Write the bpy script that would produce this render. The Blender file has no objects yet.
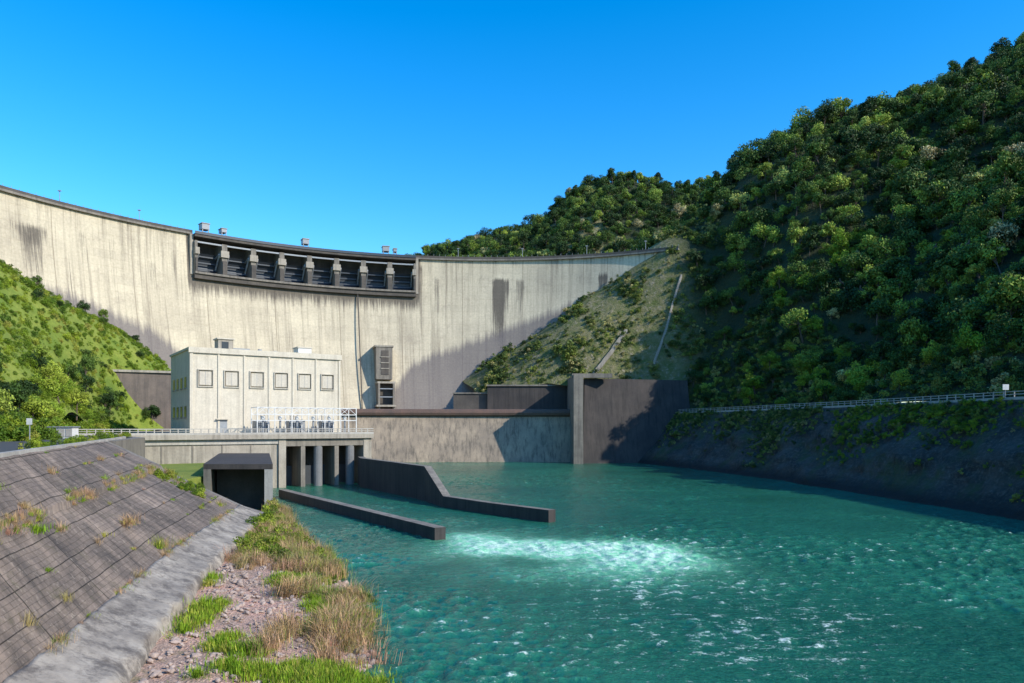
import bpy, math, random
import numpy as np
import bmesh
from mathutils import Vector, noise, Matrix
random.seed(7); rng=np.random.default_rng(7)
sc=bpy.context.scene
R=math.radians

# ------------------------------------------------------------ node helpers
def newmat(name):
    m=bpy.data.materials.new(name); m.use_nodes=True
    nt=m.node_tree; return m,nt,nt.nodes['Principled BSDF']
def setin(nt,s,v):
    if isinstance(v,bpy.types.NodeSocket): nt.links.new(v,s)
    else: s.default_value=v
def mth(nt,op,a,b=0.0,clamp=False):
    n=nt.nodes.new('ShaderNodeMath'); n.operation=op; n.use_clamp=clamp
    setin(nt,n.inputs[0],a); setin(nt,n.inputs[1],b); return n.outputs[0]
def pos(nt,scale=(1,1,1)):
    g=nt.nodes.new('ShaderNodeNewGeometry')
    m=nt.nodes.new('ShaderNodeMapping'); m.inputs['Scale'].default_value=scale
    nt.links.new(g.outputs['Position'],m.inputs['Vector']); return m.outputs[0]
def uvc(nt,scale=(1,1,1)):
    g=nt.nodes.new('ShaderNodeUVMap')
    m=nt.nodes.new('ShaderNodeMapping'); m.inputs['Scale'].default_value=scale
    nt.links.new(g.outputs[0],m.inputs['Vector']); return m.outputs[0]
def noi(nt,vec,scale,detail=5,rough=0.6):
    n=nt.nodes.new('ShaderNodeTexNoise'); nt.links.new(vec,n.inputs['Vector'])
    n.inputs['Scale'].default_value=scale; n.inputs['Detail'].default_value=detail; n.inputs['Roughness'].default_value=rough
    return n.outputs['Fac']
def ramp(nt,fac,stops):
    n=nt.nodes.new('ShaderNodeValToRGB'); nt.links.new(fac,n.inputs[0]); e=n.color_ramp.elements
    while len(e)<len(stops): e.new(0.5)
    for i,(p,c) in enumerate(stops):
        e[i].position=p
        if not isinstance(c,(tuple,list)): c=(c,c,c)
        e[i].color=(*c,1)
    return n.outputs[0]
def mix(nt,fac,a,b,mode='MIX'):
    n=nt.nodes.new('ShaderNodeMix'); n.data_type='RGBA'; n.blend_type=mode
    setin(nt,n.inputs[0],fac)
    for s,v in ((n.inputs[6],a),(n.inputs[7],b)):
        if isinstance(v,bpy.types.NodeSocket): nt.links.new(v,s)
        else: s.default_value=(*v,1)
    return n.outputs[2]
def bump(nt,b,h,strength=0.3,dist=0.1):
    n=nt.nodes.new('ShaderNodeBump'); n.inputs['Strength'].default_value=strength; n.inputs['Distance'].default_value=dist
    nt.links.new(h,n.inputs['Height']); nt.links.new(n.outputs[0],b.inputs['Normal'])

def concrete(name,c1,c2,rough=0.9,streak=0.5,scale=0.25,streakcol=(0.06,0.055,0.05),bs=0.4,blotch=0.0):
    m,nt,b=newmat(name)
    p=pos(nt); n1=noi(nt,p,scale,8,0.65)
    col=mix(nt,ramp(nt,n1,[(0.3,0.0),(0.7,1.0)]),c1,c2)
    ps=pos(nt,(1,1,0.06)); n2=noi(nt,ps,0.9,6,0.7)
    s=ramp(nt,n2,[(0.46,0.0),(0.70,1.0)])
    col=mix(nt,mth(nt,'MULTIPLY',s,streak),col,streakcol)
    if blotch:
        nb_=noi(nt,p,0.55,8,0.8); col=mix(nt,mth(nt,'MULTIPLY',ramp(nt,nb_,[(0.47,0.0),(0.6,1.0)]),blotch),col,streakcol)
    n3=noi(nt,p,3.0,6,0.7)
    col=mix(nt,0.35,col,ramp(nt,n3,[(0.3,0.35),(0.7,1.0)]),'MULTIPLY')
    nt.links.new(col,b.inputs['Base Color']); b.inputs['Roughness'].default_value=rough
    bump(nt,b,n3,bs,0.08); return m
def plain(name,c,rough=0.6,metal=0.0):
    m,nt,b=newmat(name); p=pos(nt); n=noi(nt,p,2.0,5)
    col=mix(nt,ramp(nt,n,[(0.3,0.0),(0.75,0.5)]),c,tuple(x*0.55 for x in c))
    nt.links.new(col,b.inputs['Base Color']); b.inputs['Roughness'].default_value=rough; b.inputs['Metallic'].default_value=metal
    return m

# ------------------------------------------------------------ mesh builder
class MB:
    def __init__(s): s.v=[]; s.f=[]; s.m=[]; s.mats=[]
    def mi(s,mat):
        if mat not in s.mats: s.mats.append(mat)
        return s.mats.index(mat)
    def add(s,vs,fs,mat):
        o=len(s.v); s.v+= [tuple(v) for v in vs]; k=s.mi(mat)
        for f in fs: s.f.append(tuple(i+o for i in f)); s.m.append(k)
    def box(s,x0,x1,y0,y1,z0,z1,mat):
        s.hexa([(x0,y0),(x1,y0),(x1,y1),(x0,y1)],z0,z1,mat)
    def hexa(s,poly,z0,z1,mat):
        n=len(poly); vs=[(x,y,z0) for x,y in poly]+[(x,y,z1) for x,y in poly]
        fs=[tuple(range(n-1,-1,-1)),tuple(range(n,2*n))]+[(i,(i+1)%n,n+(i+1)%n,n+i) for i in range(n)]
        s.add(vs,fs,mat)
    def bar(s,a,b,w,mat,h=None):
        a=Vector(a); b=Vector(b); d=(b-a).normalized(); h=h or w
        up=Vector((0,0,1)) if abs(d.z)<0.95 else Vector((1,0,0))
        x=d.cross(up).normalized()*w/2; y=x.cross(d).normalized()*h/2
        vs=[p+sx*x+sy*y for p in (a,b) for sx,sy in ((-1,-1),(1,-1),(1,1),(-1,1))]
        s.add(vs,[(3,2,1,0),(4,5,6,7),(0,1,5,4),(1,2,6,5),(2,3,7,6),(3,0,4,7)],mat)
    def cyl(s,c,r,z0,z1,mat,n=14,r2=None):
        r2=r if r2 is None else r2
        vs=[(c[0]+r*math.cos(i*2*math.pi/n),c[1]+r*math.sin(i*2*math.pi/n),z0) for i in range(n)]+[(c[0]+r2*math.cos(i*2*math.pi/n),c[1]+r2*math.sin(i*2*math.pi/n),z1) for i in range(n)]
        s.add(vs,[tuple(range(n-1,-1,-1)),tuple(range(n,2*n))]+[(i,(i+1)%n,n+(i+1)%n,n+i) for i in range(n)],mat)
    def arc(s,t0,t1,r0,r1,z0,z1,mat,seg=None):
        seg=seg or max(1,int(abs(t1-t0)/1.0))
        vs=[];fs=[]
        for i in range(seg+1):
            t=R(t0+(t1-t0)*i/seg); c,sn=math.cos(t),math.sin(t)
            for r,z in ((r0,z0),(r1,z0),(r1,z1),(r0,z1)): vs.append((CX+r*c,CY+r*sn,z))
        for i in range(seg):
            a=i*4
            for k in range(4): fs.append((a+k,a+(k+1)%4,a+4+(k+1)%4,a+4+k))
        fs+=[(3,2,1,0),(seg*4,seg*4+1,seg*4+2,seg*4+3)]
        s.add(vs,fs,mat)
    def build(s,name,parent=None,smooth=False,bevel=0):
        me=bpy.data.meshes.new(name); me.from_pydata(s.v,[],s.f)
        for m in s.mats: me.materials.append(m)
        me.polygons.foreach_set('material_index',s.m)
        if smooth: me.polygons.foreach_set('use_smooth',[True]*len(s.f))
        me.update()
        bm=bmesh.new(); bm.from_mesh(me); bmesh.ops.recalc_face_normals(bm,faces=bm.faces); bm.to_mesh(me); bm.free()
        o=bpy.data.objects.new(name,me); sc.collection.objects.link(o)
        if parent: o.parent=parent
        if bevel:
            md=o.modifiers.new('bev','BEVEL'); md.width=bevel; md.segments=2; md.limit_method='ANGLE'
        return o
def empty(name,loc=(0,0,0),rz=0):
    e=bpy.data.objects.new(name,None); sc.collection.objects.link(e); e.location=loc; e.rotation_euler=(0,0,rz); e.empty_display_size=1; return e
def gridmesh(name,V,nr,nc,mats,uv=None,attrs=None,facemat=None,smooth=True):
    me=bpy.data.meshes.new(name)
    idx=np.arange(nr*nc).reshape(nr,nc)
    F=np.stack([idx[:-1,:-1],idx[:-1,1:],idx[1:,1:],idx[1:,:-1]],-1).reshape(-1,4)
    me.from_pydata(np.asarray(V,float).tolist(),[],F.tolist())
    for m in (mats if isinstance(mats,list) else [mats]): me.materials.append(m)
    if facemat is not None: me.polygons.foreach_set('material_index',facemat)
    if smooth: me.polygons.foreach_set('use_smooth',[True]*len(F))
    if uv is not None:
        l=me.uv_layers.new(name='UVMap'); l.data.foreach_set('uv',np.asarray(uv)[F.reshape(-1)].reshape(-1))
    for k,a in (attrs or {}).items():
        at=me.attributes.new(k,'FLOAT','POINT'); at.data.foreach_set('value',np.asarray(a,dtype=np.float32))
    me.update(); o=bpy.data.objects.new(name,me); sc.collection.objects.link(o); return o

# ------------------------------------------------------------ materials
M_conc=concrete('concrete_weathered',(0.48,0.43,0.35),(0.33,0.29,0.235))
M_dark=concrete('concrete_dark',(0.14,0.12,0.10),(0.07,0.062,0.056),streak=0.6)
M_blk=concrete('concrete_shaded_dark',(0.085,0.072,0.065),(0.045,0.04,0.04),streak=0.7,streakcol=(0.02,0.02,0.02),scale=0.12)  # dark concrete with the shade on block and retaining wall put into colour
M_mid=concrete('concrete_mid',(0.31,0.275,0.225),(0.18,0.16,0.135),streak=0.65)
M_weir=concrete('concrete_weir',(0.50,0.39,0.28),(0.26,0.21,0.165),streak=0.75,scale=0.12)
M_lip=concrete('concrete_rusty_lip',(0.19,0.11,0.08),(0.11,0.075,0.06),streak=0.4)
M_wall=concrete('stone_wall',(0.24,0.19,0.155),(0.14,0.115,0.10),streak=0.5)
M_paint=concrete('cream_wall_paint',(0.74,0.67,0.54),(0.62,0.56,0.45),streak=0.38,scale=0.5,streakcol=(0.32,0.28,0.22),bs=0.1)
M_pane=concrete('pale_panel',(0.66,0.60,0.49),(0.55,0.50,0.42),streak=0.25,bs=0.1)
M_paintd=concrete('grey_wall_paint',(0.22,0.22,0.22),(0.17,0.17,0.17),streak=0.2)
M_steel=plain('gate_steel',(0.05,0.06,0.075),0.5,0.3)
M_glass=plain('window_glass',(0.05,0.055,0.06),0.2)
M_white=plain('white_metal',(0.7,0.7,0.68),0.4)
M_grey=plain('grey_metal',(0.3,0.32,0.34),0.5)
M_asph=plain('asphalt',(0.07,0.07,0.068),0.9)
M_rail=concrete('pale_rail_concrete',(0.55,0.52,0.46),(0.40,0.37,0.33),streak=0.3)

# ------------------------------------------------------------ camera / light / sky
H=14.0
cam=bpy.data.cameras.new('camera'); co=bpy.data.objects.new('camera',cam); sc.collection.objects.link(co)
co.location=(0,0,H); co.rotation_euler=(R(90),0,0); cam.lens=26.0; cam.sensor_width=36; cam.shift_y=0.082; cam.clip_end=8000; cam.clip_start=0.5
sc.camera=co
elev=32.0; az=Vector((0.87,-0.49)).normalized()
ts=Vector((az.x*math.cos(R(elev)),az.y*math.cos(R(elev)),math.sin(R(elev)))).normalized()
L=bpy.data.lights.new('sun','SUN'); L.energy=5.0; L.angle=R(0.5); L.color=(1.0,0.93,0.80)
lo=bpy.data.objects.new('sun',L); sc.collection.objects.link(lo); lo.rotation_euler=ts.to_track_quat('Z','Y').to_euler(); lo.location=(200,-200,300)
w=bpy.data.worlds.new('World'); sc.world=w; w.use_nodes=True; nt=w.node_tree
bg=nt.nodes['Background']; sky=nt.nodes.new('ShaderNodeTexSky'); sky.sky_type='NISHITA'; sky.sun_disc=False
sky.sun_elevation=R(elev); sky.sun_rotation=math.atan2(az.x,az.y); sky.air_density=1.0; sky.dust_density=0.3; sky.ozone_density=3.0
hs=nt.nodes.new('ShaderNodeHueSaturation'); hs.inputs['Saturation'].default_value=1.44; hs.inputs['Value'].default_value=1.95; hs.inputs['Hue'].default_value=0.501
nt.links.new(sky.outputs[0],hs.inputs['Color']); nt.links.new(hs.outputs[0],bg.inputs['Color']); bg.inputs['Strength'].default_value=0.15
sc.view_settings.view_transform='Standard'; sc.view_settings.look='None'; sc.view_settings.exposure=0

# ------------------------------------------------------------ height fields
def tps(pts,smooth=0.0):
    P=np.array(pts,float); xy=P[:,:2]/100; n=len(P)
    def phi(r): return np.where(r>1e-9,r*r*np.log(r+1e-12),0)
    D=np.linalg.norm(xy[:,None]-xy[None],axis=2); A=np.zeros((n+3,n+3)); A[:n,:n]=phi(D)+np.eye(n)*smooth
    A[:n,n]=1; A[:n,n+1:]=xy; A[n,:n]=1; A[n+1:,:n]=xy.T
    w=np.linalg.solve(A,np.concatenate([P[:,2],[0,0,0]]))
    def f(x,y):
        q=np.stack([np.ravel(x),np.ravel(y)],1)/100; D=np.linalg.norm(q[:,None]-xy[None],axis=2)
        return (phi(D)@w[:n]+w[n]+q@w[n+1:]).reshape(np.shape(x))
    return f
def fbm(x,y,s,o=4,seed=0):
    xs=np.ravel(x); ys=np.ravel(y); out=np.empty(len(xs))
    for i in range(len(xs)): out[i]=noise.fractal(Vector((xs[i]*s+seed,ys[i]*s,seed*1.7)),1.0,2.0,o)
    return out.reshape(np.shape(x))

ctrR=[(110,0,19),(112,60,19),(101,110,19),(95,130,19),(89,185,19.5),(80,240,19),(67,285,19),
(71,321,90),(31,313,57),(-9,308,27),(30,297,30),(60,299,33),(75,299,50),(84,322,91),(73,288,28),
(94,240,33),(100,258,56),(112,285,92),(135,330,140),(100,330,114),(146,430,172),(100,190,27),(118,224,50),(140,262,84),(164,305,128),(196,370,174),
(97,140,21),(118,170,42),(147,212,70),(187,270,117),(242,350,188),(160,420,176),
(200,150,90),(250,200,140),(300,300,210),(360,400,235),(180,60,70),(220,0,100),(160,-60,50),(300,0,150),
(200,520,160),(260,450,195),(330,520,210),(156,520,140),(100,480,105),(90,400,98),(0,360,55),(-20,420,55),(60,380,80),(20,338,60),(400,200,240),(400,0,200)]
fR=tps(ctrR,0.0)
FRy=[-60,0,60,110,130,185,240,285,297,308,330,345,620]; FRx=[115,108,110,99,94,88,79,66,25,-12,-22,-25,-25]
def xfR(y): return np.interp(y,FRy,FRx)
def hR(x,y):
    d=np.clip((x-xfR(y))/30,0,1); dn=np.clip(np.hypot(x-71,y-321)/50,0.1,1)
    return fR(x,y)+d*dn*(8*fbm(x,y,0.015,4,3.1))+d*1.3*fbm(x,y,0.1,3,8.0)
def terrain(name,xf,h,y0,y1,ny,xw,nx,mat,sgn=1):
    ys=np.linspace(y0,y1,ny); s=np.linspace(0,1,nx)**1.25*xw
    Y,S=np.meshgrid(ys,s,indexing='ij'); X=xf(Y)+sgn*S
    Z=h(X,Y); V=np.stack([X,Y,Z],-1).reshape(-1,3)
    return gridmesh(name,V,ny,nx,mat)
mG,nt,b=newmat('forest_floor'); p=pos(nt); n=noi(nt,p,0.06,6); n2=noi(nt,p,0.8,6,0.7); n3=noi(nt,p,0.25,7,0.75)
c=mix(nt,ramp(nt,n,[(0.35,0.0),(0.65,1.0)]),(0.020,0.034,0.011),(0.040,0.055,0.018)); c=mix(nt,ramp(nt,n2,[(0.5,0.0),(0.8,0.7)]),c,(0.07,0.068,0.03))
sp=nt.nodes.new('ShaderNodeSeparateXYZ'); nt.links.new(p,sp.inputs[0])
am=mth(nt,'MULTIPLY',mth(nt,'SUBTRACT',1.0,mth(nt,'DIVIDE',mth(nt,'SUBTRACT',sp.outputs[0],66.0),12.0),True),mth(nt,'DIVIDE',mth(nt,'SUBTRACT',sp.outputs[1],285.0),8.0,True),True)
sc1=mix(nt,ramp(nt,n3,[(0.38,0.0),(0.6,1.0)]),(0.12,0.15,0.035),(0.25,0.22,0.11)); sc1=mix(nt,ramp(nt,noi(nt,p,0.5,6,0.8),[(0.57,0.0),(0.64,1.0)]),sc1,(0.38,0.33,0.24))
c=mix(nt,mth(nt,'MULTIPLY',am,0.9),c,sc1)
nt.links.new(c,b.inputs['Base Color']); b.inputs['Roughness'].default_value=1; bump(nt,b,mth(nt,'ADD',n2,n3),1.0,1.2)
mG2,nt,b=newmat('grassy_slope'); p=pos(nt); n=noi(nt,p,0.12,6); n2=noi(nt,p,1.2,6,0.7)
c=mix(nt,ramp(nt,n,[(0.35,0.0),(0.65,1.0)]),(0.13,0.20,0.02),(0.24,0.28,0.04)); c=mix(nt,ramp(nt,n2,[(0.45,0.0),(0.8,0.6)]),c,(0.06,0.09,0.015))
nt.links.new(c,b.inputs['Base Color']); b.inputs['Roughness'].default_value=1; bump(nt,b,n2,0.8,0.4)
terrain('forest_hillside',xfR,hR,-60,620,220,340,120,mG)

SKx=[-400,-260,-150,-98,-72,-28,16,51,77,112,156,200,253,400,700]; SKz=[60,80,118,146,157,171,189,215,222,222,217,228,226,215,180]
def hF(x,y):
    crest=np.interp(x,SKx,SKz); d=np.abs(y-650)/np.where(y<650,230,400)
    return 50+(crest-50)*np.clip(1-d**1.3,-0.3,1)+9*fbm(x,y,0.012,4,5.5)
ys=np.linspace(400,1000,90); xs=np.linspace(-400,700,140); Yg,Xg=np.meshgrid(ys,xs,indexing='ij')
gridmesh('distant_hill',np.stack([Xg,Yg,hF(Xg,Yg)],-1).reshape(-1,3),90,140,mG)

ctrL=[(-38,15,12),(-46,49,12),(-58,80,12),(-66,98,12),(-71,110,12),(-82,130,12.5),(-92,130,21),(-92,148,12.5),(-103,180,14),(-112,205,15),(-118,225,18),
(-131,190,49),(-125,205,43),(-125,225,38),(-121,235,34),(-115,247,29),(-100,160,22),(-112,165,33),(-150,230,53),(-85,98,26),(-110,98,43),(-150,100,70),(-150,160,66),
(-70,49,30),(-100,49,50),(-160,49,90),(-60,15,30),(-140,15,80),(-220,230,90),(-220,100,110),(-107,240,15),(-105,280,12),(-300,50,150),(-300,280,130)]
fL=tps(ctrL,0.002)
FLy=[-30,15,49,80,98,110,148,180,205,225,240,290]; FLx=[-24,-38,-46,-58,-66,-71,-92,-103,-110,-114,-106,-104]
def xfL(y): return np.interp(y,FLy,FLx)
def hL(x,y):
    d=np.clip((xfL(y)-x)/15,0,1)
    return np.maximum(fL(x,y),11.5+8*d)+d*(1.6*fbm(x,y,0.04,4,1.3))
terrain('grassy_hillside',xfL,hL,-30,290,120,200,80,mG2,-1)

mgr,nt,b=newmat('riverbed_ground'); p=pos(nt); n=noi(nt,p,0.02,6)
nt.links.new(mix(nt,n,(0.06,0.08,0.03),(0.10,0.10,0.06)),b.inputs['Base Color']); b.inputs['Roughness'].default_value=1
g=MB(); g.add([(-4000,-4000,-3),(4000,-4000,-3),(4000,4000,-3),(-4000,4000,-3)],[(0,1,2,3)],mgr); g.build('ground')

# ------------------------------------------------------------ water (real waves + fine bump)
mw,nt,b=newmat('river_water')
p=pos(nt); ah=nt.nodes.new('ShaderNodeAttribute'); ah.attribute_name='h'; af=nt.nodes.new('ShaderNodeAttribute'); af.attribute_name='turb'; ac=nt.nodes.new('ShaderNodeAttribute'); ac.attribute_name='cap'
nl=noi(nt,p,0.035,5,0.6)
w1=noi(nt,p,0.9,4,0.6); w2=noi(nt,p,2.8,5,0.65); w3=noi(nt,p,8.0,4,0.6)
col=mix(nt,ramp(nt,nl,[(0.35,0.0),(0.65,1.0)]),(0.006,0.085,0.055),(0.016,0.150,0.092))
col=mix(nt,ramp(nt,mth(nt,'ADD',mth(nt,'MULTIPLY',ah.outputs['Fac'],0.6),mth(nt,'MULTIPLY',w2,0.8)),[(0.60,0.0),(1.0,0.55)]),col,(0.07,0.30,0.18))
fn=noi(nt,pos(nt,(1.0,1.4,1)),0.7,9,0.8); fn2=noi(nt,p,3.5,7,0.85)
tb_=mth(nt,'MULTIPLY',af.outputs['Fac'],ramp(nt,noi(nt,p,0.3,6,0.75),[(0.3,0.55),(0.6,1.0)]))
col=mix(nt,mth(nt,'MULTIPLY',tb_,1.3,True),col,(0.20,0.62,0.36))
fo=mth(nt,'ADD',mth(nt,'ADD',mth(nt,'MULTIPLY',fn,0.7),mth(nt,'MULTIPLY',fn2,0.3)),mth(nt,'MULTIPLY',af.outputs['Fac'],0.09))
foam=ramp(nt,fo,[(0.55,0.0),(0.68,0.95)])
foam=mth(nt,'MULTIPLY',foam,ramp(nt,af.outputs['Fac'],[(0.02,0.0),(0.35,1.0)]))
cp=mth(nt,'ADD',mth(nt,'MULTIPLY',ac.outputs['Fac'],0.10),mth(nt,'ADD',mth(nt,'MULTIPLY',fn,0.65),mth(nt,'ADD',mth(nt,'MULTIPLY',fn2,0.25),mth(nt,'MULTIPLY',ah.outputs['Fac'],0.16))))
caps=ramp(nt,cp,[(0.635,0.0),(0.69,0.9)])
fm=mth(nt,'MAXIMUM',foam,caps)
col=mix(nt,fm,col,(0.75,0.86,0.78))
nt.links.new(col,b.inputs['Base Color']); b.inputs['IOR'].default_value=1.33
nt.links.new(mth(nt,'ADD',mth(nt,'MULTIPLY',mth(nt,'MAXIMUM',fm,tb_),0.55),0.10),b.inputs['Roughness'])
hh=mth(nt,'ADD',mth(nt,'MULTIPLY',w1,0.8),mth(nt,'ADD',mth(nt,'MULTIPLY',w2,0.55),mth(nt,'MULTIPLY',w3,0.2)))
hh=mth(nt,'MULTIPLY',hh,ramp(nt,noi(nt,p,0.06,4,0.6),[(0.35,0.4),(0.65,1.0)]))
bump(nt,b,hh,1.0,0.42)
yr=[20.0]
while yr[-1]<302: yr.append(yr[-1]*1.0045+0.03)
yr=np.array(yr); NC=620; u_=np.linspace(-1,1,NC)
Yw,Uw=np.meshgrid(yr,u_,indexing='ij'); Xw=10+Uw*(35+Yw*0.42)
hgt=np.zeros_like(Xw); wr=np.random.default_rng(3)
big=fbm(Xw[::6,::6],Yw[::6,::6],0.03,3,2.2); med=fbm(Xw[::3,::3],Yw[::3,::3],0.12,3,6.2)
def up(a,shape):
    from_r=np.linspace(0,a.shape[0]-1,shape[0]); from_c=np.linspace(0,a.shape[1]-1,shape[1]); r0=np.floor(from_r).astype(int).clip(0,a.shape[0]-2); c0=np.floor(from_c).astype(int).clip(0,a.shape[1]-2)
    fr=(from_r-r0)[:,None]; fc=(from_c-c0)[None]
    return (a[r0][:,c0]*(1-fr)+a[r0+1][:,c0]*fr)*(1-fc)+(a[r0][:,c0+1]*(1-fr)+a[r0+1][:,c0+1]*fr)*fc
bigu=up(big,Xw.shape); medu=up(med,Xw.shape)
wob=1.5*np.sin(Xw*0.09+Yw*0.05)+1.2*np.sin(Yw*0.11-Xw*0.04+1)+3.5*medu
for i in range(60):
    lam=10**wr.uniform(math.log10(0.55),math.log10(3.6)); th=wr.normal()*0.9-1.35; k=2*math.pi/lam
    hgt+=0.0088*lam**0.65*np.sin(k*(Xw*math.cos(th)+Yw*math.sin(th))+wr.uniform(0,6.28)+wob*wr.uniform(.4,1.6))
calm=np.clip(1.15-(Yw-60)/260,0.35,1)*np.clip(0.8+bigu*1.6+medu*.8,0.25,1.6)
hgt*=calm
def gauss(cx,cy,rx,ry): return np.exp(-(((Xw-cx)/rx)**2+((Yw-cy)/ry)**2))
turb=np.clip(1.35*gauss(1,86,8.5,7)+1.0*gauss(9,82,8,7)+0.6*gauss(-6,93,4,4)+0.5*gauss(15,78,6,7)+0.35*gauss(9,72,11,8),0,1.2)*(0.9+0.7*medu)
turb=np.clip(turb,0,1.2)
hgt+=turb*0.08*(np.sin(Xw*2.1+Yw*1.2+wob*2)+np.sin(Xw*1.3-Yw*2.3)+np.sin(Xw*3.3+0.7*Yw+wob))*0.5+turb*0.25*medu
cap=np.clip(0.9*gauss(19,60,10,12)+0.7*gauss(12,48,12,10)+0.6*gauss(24,45,14,14)+0.3*gauss(30,85,22,22)+0.4*gauss(5,60,12,14),0,1)*np.clip(0.8+bigu*1.0,0.3,1.3)
hn=np.clip(hgt/0.22*0.5+0.5,0,1)
gridmesh('river_water',np.stack([Xw,Yw,hgt],-1).reshape(-1,3),len(yr),NC,mw,None,{'h':hn.ravel(),'turb':turb.ravel(),'cap':cap.ravel()})

# ------------------------------------------------------------ arch dam
CX,CY,ZC=-10.0,172.0,90.7
def rface(z):
    t=np.clip((ZC-z)/90,0,2); return 170-22*t**1.6
dam=empty('arch_dam')
md_,nt,b=newmat('dam_concrete')
u=uvc(nt); at=nt.nodes.new('ShaderNodeAttribute'); at.attribute_name='stain'; at2=nt.nodes.new('ShaderNodeAttribute'); at2.attribute_name='low_shade'
n1=noi(nt,uvc(nt,(1,1,1)),0.045,8,0.7)
col=mix(nt,ramp(nt,n1,[(0.3,0.0),(0.7,1.0)]),(0.78,0.68,0.49),(0.55,0.475,0.345))
br=nt.nodes.new('ShaderNodeTexBrick'); nt.links.new(u,br.inputs['Vector']); br.offset=0; br.inputs['Scale'].default_value=1; br.inputs['Brick Width'].default_value=14.0; br.inputs['Row Height'].default_value=3.0
br.inputs['Color1'].default_value=(1,1,1,1); br.inputs['Color2'].default_value=(0.86,0.86,0.87,1); br.inputs['Mortar'].default_value=(0.72,0.69,0.66,1); br.inputs['Mortar Size'].default_value=0.09; br.inputs['Mortar Smooth'].default_value=0.5
col=mix(nt,ramp(nt,noi(nt,u,0.06,4),[(0.3,0.1),(0.7,0.7)]),col,br.outputs['Color'],'MULTIPLY')
bj=nt.nodes.new('ShaderNodeTexBrick'); nt.links.new(u,bj.inputs['Vector']); bj.offset=0; bj.inputs['Scale'].default_value=1; bj.inputs['Brick Width'].default_value=28.0; bj.inputs['Row Height'].default_value=500.0
bj.inputs['Color1'].default_value=(1,1,1,1); bj.inputs['Color2'].default_value=(1,1,1,1); bj.inputs['Mortar'].default_value=(0.45,0.42,0.4,1); bj.inputs['Mortar Size'].default_value=0.22; bj.inputs['Mortar Smooth'].default_value=0.6
col=mix(nt,0.7,col,bj.outputs['Color'],'MULTIPLY')
st=noi(nt,uvc(nt,(1,0.03,1)),0.45,8,0.78); st2=noi(nt,uvc(nt,(1,0.03,1)),1.3,7,0.8); st3=noi(nt,uvc(nt,(1,0.05,1)),0.16,5,0.7)
gate=noi(nt,uvc(nt,(1,0.5,1)),0.035,4); blt=noi(nt,u,0.12,8,0.8)
s1=mth(nt,'MULTIPLY',ramp(nt,st,[(0.48,0.0),(0.67,1.0)]),ramp(nt,gate,[(0.35,0.35),(0.6,0.95)]))
col=mix(nt,s1,col,(0.23,0.19,0.14))
col=mix(nt,ramp(nt,st3,[(0.5,0.0),(0.7,0.45)]),col,(0.38,0.32,0.24))
col=mix(nt,ramp(nt,blt,[(0.54,0.0),(0.66,0.5)]),col,(0.36,0.30,0.23))
st4=noi(nt,uvc(nt,(1,0.012,1)),0.9,5,0.6); col=mix(nt,ramp(nt,st4,[(0.65,0.0),(0.70,0.7)]),col,(0.15,0.125,0.10))
s2=ramp(nt,mth(nt,'ADD',mth(nt,'MULTIPLY',at.outputs['Fac'],0.42),mth(nt,'MULTIPLY',mth(nt,'ADD',mth(nt,'MULTIPLY',st2,1.7),mth(nt,'ADD',st,mth(nt,'MULTIPLY',blt,0.3))),0.42)),[(0.82,0.0),(1.08,0.95)])
col=mix(nt,mth(nt,'MULTIPLY',s2,0.88),col,(0.065,0.054,0.048))
low_shade_mask=ramp(nt,mth(nt,'ADD',at2.outputs['Fac'],mth(nt,'MULTIPLY',mth(nt,'SUBTRACT',st,0.5),0.7)),[(0.38,0.0),(0.60,1.0)])
col=mix(nt,mth(nt,'MULTIPLY',low_shade_mask,0.80),col,(0.15,0.13,0.135))  # hill's cast shadow painted on the lower right, plus weathering low down
nf=noi(nt,u,1.2,7,0.75); col=mix(nt,0.45,col,ramp(nt,nf,[(0.3,0.4),(0.7,1.0)]),'MULTIPLY')
nt.links.new(col,b.inputs['Base Color']); b.inputs['Roughness'].default_value=0.92; bump(nt,b,nf,0.35,0.2)
def stain(th,z):
    s=np.zeros_like(th)
    for t0,wd,zt,zb,a in ((88.6,1.1,84,36,1.2),(87.4,0.4,84,50,0.9),(85.3,0.8,84,54,0.75),(87,3.4,80,56,0.4),(153.4,1.5,84,56,0.9),(151.8,.4,84,66,.7),(155.2,.5,84,68,.6),(72.5,0.8,85,66,1.0),(69.5,0.5,86,72,0.5),(98.3,0.5,85,40,0.65),(94.0,0.3,84,62,0.5),(81,0.5,84,60,0.45),(76,0.3,86,70,0.6),(91.6,0.3,86,60,0.6),(163,1.5,86,66,0.7),(144,0.6,86,58,0.5),(139,0.6,80,40,0.55),(147.5,.4,86,62,.6),(65,.6,86,76,.7),(100.8,0.35,90,34,.6),(136.3,0.4,86,46,.6),(127,.8,74,50,.45),(119,.5,74,44,.4),(112.4,.6,74,48,.5),(106,.5,74,52,.5)):
        s=np.maximum(s,a*np.clip(1.5-np.abs(th-t0)/wd,0,1)*np.clip((zt-z)/4,0,1)*np.clip((z-zb)/(zt-zb)*1.3,0,1)**.8)
    sp=(th>101)&(th<134.5); s=np.where(sp,np.maximum(s,1.1*np.clip((z-61)/11,0,1)),s)
    s=np.maximum(s,0.5*np.clip((z-83)/7,0,1))
    return s
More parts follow.
